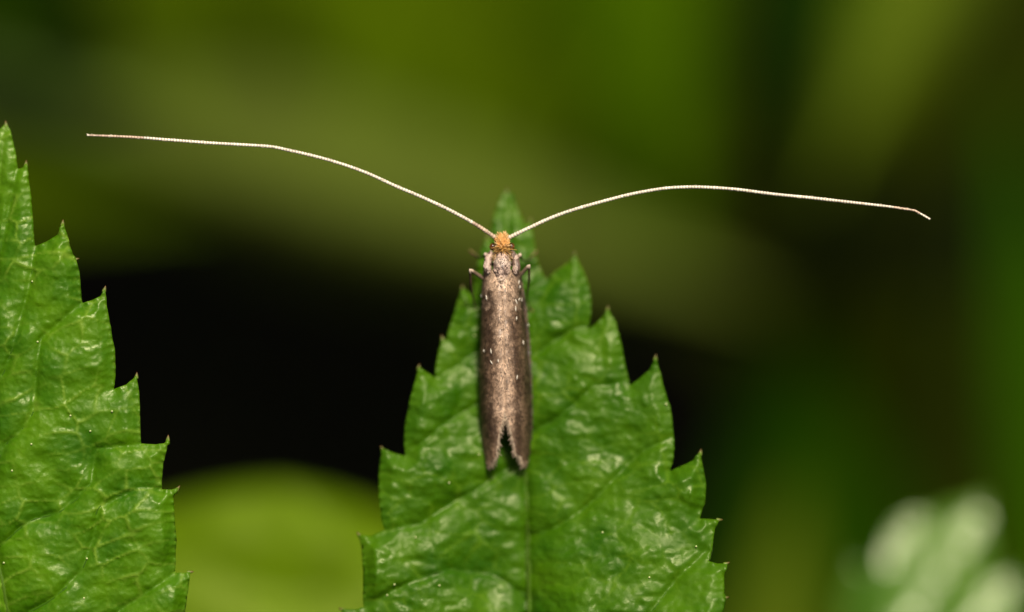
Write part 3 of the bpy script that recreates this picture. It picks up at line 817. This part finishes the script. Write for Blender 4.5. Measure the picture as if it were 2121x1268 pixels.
# ------------------------------------------------------------------ leaves of the undergrowth behind
def back_leaf(name, label, base, tip, half, mat, bow=0.0, cup=0.0, roll=0.0, teeth=0, shape=0.5, stalk=True, group=None, ripple=0.0, seed=1, lead=None):
    """base and tip: column, row, depth; half: half width in pixels; cup > 0 lifts the margins to the lens; roll tilts one margin forward"""
    nt, ns = 60, 25
    t = np.linspace(0, 1, nt); s = np.linspace(-1, 1, ns)
    b = np.array(base, float); e = np.array(tip, float)
    ax = e[:2] - b[:2]; Ln = np.linalg.norm(ax); ax /= Ln
    nr = np.array([-ax[1], ax[0]])
    w = half * (np.sin(math.pi * t ** shape) ** 0.8 * (1 - 0.25 * t))
    w = w + 1.0
    tooth = 1 + (0.10 * ((t * teeth) % 1.0) if teeth else 0)
    T, S = np.meshgrid(t, s, indexing='ij')
    Wd = (w * tooth)[:, None] * S
    cx = b[0] + (e[0] - b[0]) * T + nr[0] * (Wd + bow * np.sin(math.pi * T)) + ax[0] * 0.12 * np.abs(Wd)
    cy = b[1] + (e[1] - b[1]) * T + nr[1] * (Wd + bow * np.sin(math.pi * T)) + ax[1] * 0.12 * np.abs(Wd)
    d = b[2] + (e[2] - b[2]) * T - cup * np.abs(S) ** 1.5 - roll * S + ripple * wob(T * 30, S * 6, 0.9, seed) - 0.05 * (1 - np.exp(-np.abs(S) * 4))
    V = P(cx, cy, d).reshape(-1, 3)
    F = [[i * ns + j, i * ns + j + 1, (i + 1) * ns + j + 1, (i + 1) * ns + j] for i in range(nt - 1) for j in range(ns - 1)]
    a, c, g = V[F[700][0]], V[F[700][1]], V[F[700][3]]
    if np.dot(np.cross(c - a, g - a), BK) < 0: F = [f[::-1] for f in F]
    bw = P(*base)
    root = empty(name, (bw[0], bw[1], 0.0), label, "leaf", group)
    vein = (np.exp(-(S / 0.03) ** 2) * 0.3).ravel()
    mesh_obj("blade", V, F, mat, root, attr={"vein": vein}, solid=0.03)
    mid = [P(b[0] + (e[0] - b[0]) * k + nr[0] * bow * math.sin(math.pi * k), b[1] + (e[1] - b[1]) * k + nr[1] * bow * math.sin(math.pi * k), b[2] + (e[2] - b[2]) * k + 0.10) for k in np.linspace(0, 1, 20)]
    Vm, Fm, C = tube(mid, np.linspace(0.09, 0.02, 20), 8, (0.10, 0.18, 0.025))
    mesh_obj("midrib", Vm, Fm, M_STALK, root, C)
    st = spline([bw + (bw - mid[3]) * 0.02, bw + (bw - mid[3]) * 0.3, [bw[0] + (bw[0] - mid[3][0]) * 0.35, bw[1] + 0.3, bw[2] * 0.5], [bw[0] + (bw[0] - mid[3][0]) * 0.3, bw[1], -0.3]], 30)
    if lead is not None:      # the stalk bows away sideways before it drops to its root
        q = P(*lead)
        st = spline([bw + (bw - mid[3]) * 0.02, 0.5 * (bw + q) + np.array([0, 0, 0.3]), q, [q[0], q[1], q[2] * 0.5], [q[0], q[1], -0.3]], 40)
    Vm, Fm, C = tube(st, np.linspace(0.09, 0.14, len(st)), 8, (0.03, 0.05, 0.006))
    mesh_obj("stalk", Vm, Fm, M_STALK, root, C)
    return root

def bmat(name, c, rough=0.75, spec=0.25, tl=0.15):
    c = np.array(c)
    return leaf_material(name, tuple(c * 0.82), tuple(c * 1.18), tuple(c * 1.3), rough=rough, spec=spec, translucent=tl, tr_col=tuple(np.minimum(c * 2, 0.9)), bump=0.15, scale=6, tint=(1.0, 1.0, 0.35))
OLIVE = bmat("olive_sheen_leaf", (0.074, 0.112, 0.004), spec=0.15)
GREEN = bmat("fresh_green_leaf", (0.042, 0.088, 0.0001), spec=0.04)
DEEP = bmat("deep_green_leaf", (0.013, 0.047, 0.0001), spec=0.03)
MOSS = bmat("moss_green_leaf", (0.045, 0.077, 0.0001), spec=0.04)
DULL = bmat("dull_olive_leaf", (0.018, 0.026, 0.0001), spec=0.03)
YELL = bmat("yellow_green_leaf", (0.095, 0.17, 0.0001), rough=0.5, spec=0.3)

DARK = bmat("shaded_dark_leaf", (0.008, 0.021, 0.0001), spec=0.02)  # shade of the corner put into this base colour
MID_G = bmat("mid_dark_leaf", (0.026, 0.085, 0.0001), spec=0.03)
OLIVE2 = bmat("bright_olive_leaf", (0.082, 0.112, 0.013), spec=0.2)
back_leaf("lance_leaf", "large blurred olive leaf slanting behind the moth's antennae", (170, 240, 7.0), (1600, 640, 6.0), 200, OLIVE2, bow=10, cup=-0.6, shape=0.75, seed=2, lead=(-500, 230, 7.6))
back_leaf("lance_leaf", "blurred fresh green leaf behind the crest of the right antenna", (1180, -900, 8.5), (1380, 570, 7.4), 270, GREEN, cup=-0.5, shape=0.8, seed=3)
back_leaf("lance_leaf", "dim blurred green leaf far behind the left antenna tip", (-900, 300, 6.0), (470, 430, 5.6), 150, MOSS, bow=20, seed=4)
back_leaf("lance_leaf", "dim blurred green leaf hanging above the left antenna", (780, -1000, 9.0), (820, 400, 7.6), 500, MOSS, seed=5)
back_leaf("lance_leaf", "blurred green leaf hanging straight behind the moth's head", (1080, -1000, 9.6), (1060, 520, 7.8), 330, MOSS, seed=16)
back_leaf("lance_leaf", "dim green leaf tip pointing down over the outer half of the left antenna", (330, -1000, 9.4), (400, 330, 8.2), 300, MOSS, seed=17)
back_leaf("lance_leaf", "dark green blurred leaf in the corner above the left antenna's tip", (-500, -700, 8.0), (200, 330, 7.4), 360, DARK, seed=15)
back_leaf("lance_leaf", "blurred olive leaf with pale patch above the right antenna's bent tip", (2120, -500, 5.5), (1700, 400, 5.0), 150, OLIVE, cup=-0.3, shape=0.9, seed=6)
back_leaf("lance_leaf", "dim green leaf behind the pale olive leaf above the bent antenna tip", (1900, -900, 9.0), (1700, 480, 7.5), 150, DEEP, seed=7)
back_leaf("lance_leaf", "dark green leaf standing past the bent tip of the right antenna", (2350, 1700, 7.0), (2090, 180, 6.4), 160, MID_G, seed=8)
back_leaf("lance_leaf", "dark green blurred leaf behind the pale leaf with toothed tip", (1800, 2100, 8.0), (1620, 640, 7.0), 380, DEEP, seed=9)
back_leaf("lance_leaf", "dim green leaf lying across behind the outer half of the right antenna", (2700, -100, 10.0), (1330, 440, 8.4), 230, DULL, seed=18)
back_leaf("lance_leaf", "very dim dull olive leaf below the bent antenna tip", (2700, 1300, 10.0), (1330, 520, 8.6), 400, DULL, bow=30, seed=12)
back_leaf("lance_leaf", "dull olive blurred leaf low beside the moth's leaf margin", (1500, 2200, 5.0), (1650, 980, 4.8), 200, OLIVE, seed=10)
back_leaf("round_leaf", "bright yellow-green blurred leaf below the dark gap", (500, 2300, 2.0), (590, 1005, 2.3), 560, YELL, cup=-0.25, shape=2.6, seed=11, ripple=0.05)

# unseen shrub, added out of view to keep the soil behind in shade
def shrub(name, label, foot, spread, n, seed):
    r = np.random.default_rng(seed)
    root = empty(name, (foot[0], foot[1], 0), label, "added shrub")
    trunk = spline([(foot[0], foot[1], -0.5), (foot[0] * 0.95, foot[1], 9), (foot[0] * 0.7, foot[1] + 1, 18), (spread[0], foot[1], 21)], 30)
    V, F, C = tube(trunk, np.linspace(0.7, 0.2, 30), 10, (0.06, 0.045, 0.03))
    mesh_obj("trunk", V, F, M_STALK, root, C)
    V = []; F = []; ve = []
    for k in range(n):
        c = np.array([spread[0] + r.uniform(-1, 1) * spread[2], spread[1] + r.uniform(-1, 1) * spread[3], r.uniform(18.5, 22.5)])
        a = r.uniform(0, 6.28); ln = r.uniform(2.4, 4.0); wd = ln * r.uniform(0.45, 0.6)
        u = np.array([math.cos(a), math.sin(a), r.normal(0, 0.25)]); w = np.array([-math.sin(a), math.cos(a), r.normal(0, 0.25)])
        b = len(V)
        for t in np.linspace(-1, 1, 7):
            q = wd * max(0.0, 1 - t * t) ** 0.7 * 0.5 + 0.02
            for e in (-1, 0, 1):
                V.append(c + u * t * ln / 2 + w * e * q + np.array([0, 0, 0.15 * abs(e) * q - 0.12 * t * t * ln])); ve.append(0.4 * (e == 0))
        for i in range(6):
            for j in range(2):
                F.append([b + i * 3 + j, b + i * 3 + j + 1, b + i * 3 + j + 4, b + i * 3 + j + 3])
    o = mesh_obj("crown", V, F, M_LEAF2, root, attr={"vein": ve}, kind="stuff")
shrub("added_shade_shrub", "leafy shrub arching over the dark gap from the left antenna's side", (-26, 20), (-8, 22, 14, 14), 420, 1)
shrub("added_shade_shrub", "leafy shrub arching over the dark gap from the right antenna's side", (26, 20), (10, 22, 14, 14), 420, 2)

def depth_back(x, y):
    q = (x - 2035) * 0.79 + (y - 1030) * 0.61
    return 1.9 - (y - 1030) * 0.00058 - 0.035 * np.sin(q / 34 + 0.6) + 0.0016 * np.clip(1825 - x, 0, 200) + (x - 1950) * 0.00012
EDGE = [(2035, 1030), (2042, 1060), (2046, 1090), (2052, 1120), (2056, 1160), (2040, 1200), (2072, 1196), (2110, 1185), (2096, 1230), (2100, 1300), (2080, 1400), (2040, 1520), (1970, 1600), (1900, 1620),
        (1830, 1600), (1760, 1500), (1730, 1400), (1728, 1300), (1745, 1230), (1768, 1160), (1795, 1185), (1815, 1200), (1822, 1160), (1838, 1120), (1860, 1085), (1885, 1068), (1910, 1062), (1922, 1070), (1950, 1055), (1990, 1042)]
M_PALE = leaf_material("pale_sheen_leaf", (0.05, 0.15, 0.004), (0.09, 0.2, 0.01), (0.16, 0.26, 0.04), rough=0.30, spec=1.0, tint=(1.0, 1.0, 0.75))
toothed_leaf("serrated_leaf", "pale shiny out-of-focus serrated leaf poking up alone from below", EDGE, [(2037, 1028, .3, -1), (2112, 1184, 1, -.3), (1770, 1158, -.4, -1)],
             [(2030, 1040), (1990, 1140), (1950, 1300), (1920, 1610)], [[(1960, 1260), (1880, 1180), (1850, 1110)], [(1980, 1170), (2040, 1180)]], depth_back, M_PALE, 9, (1900, 2000, 2.5), 83, relief=0.35)
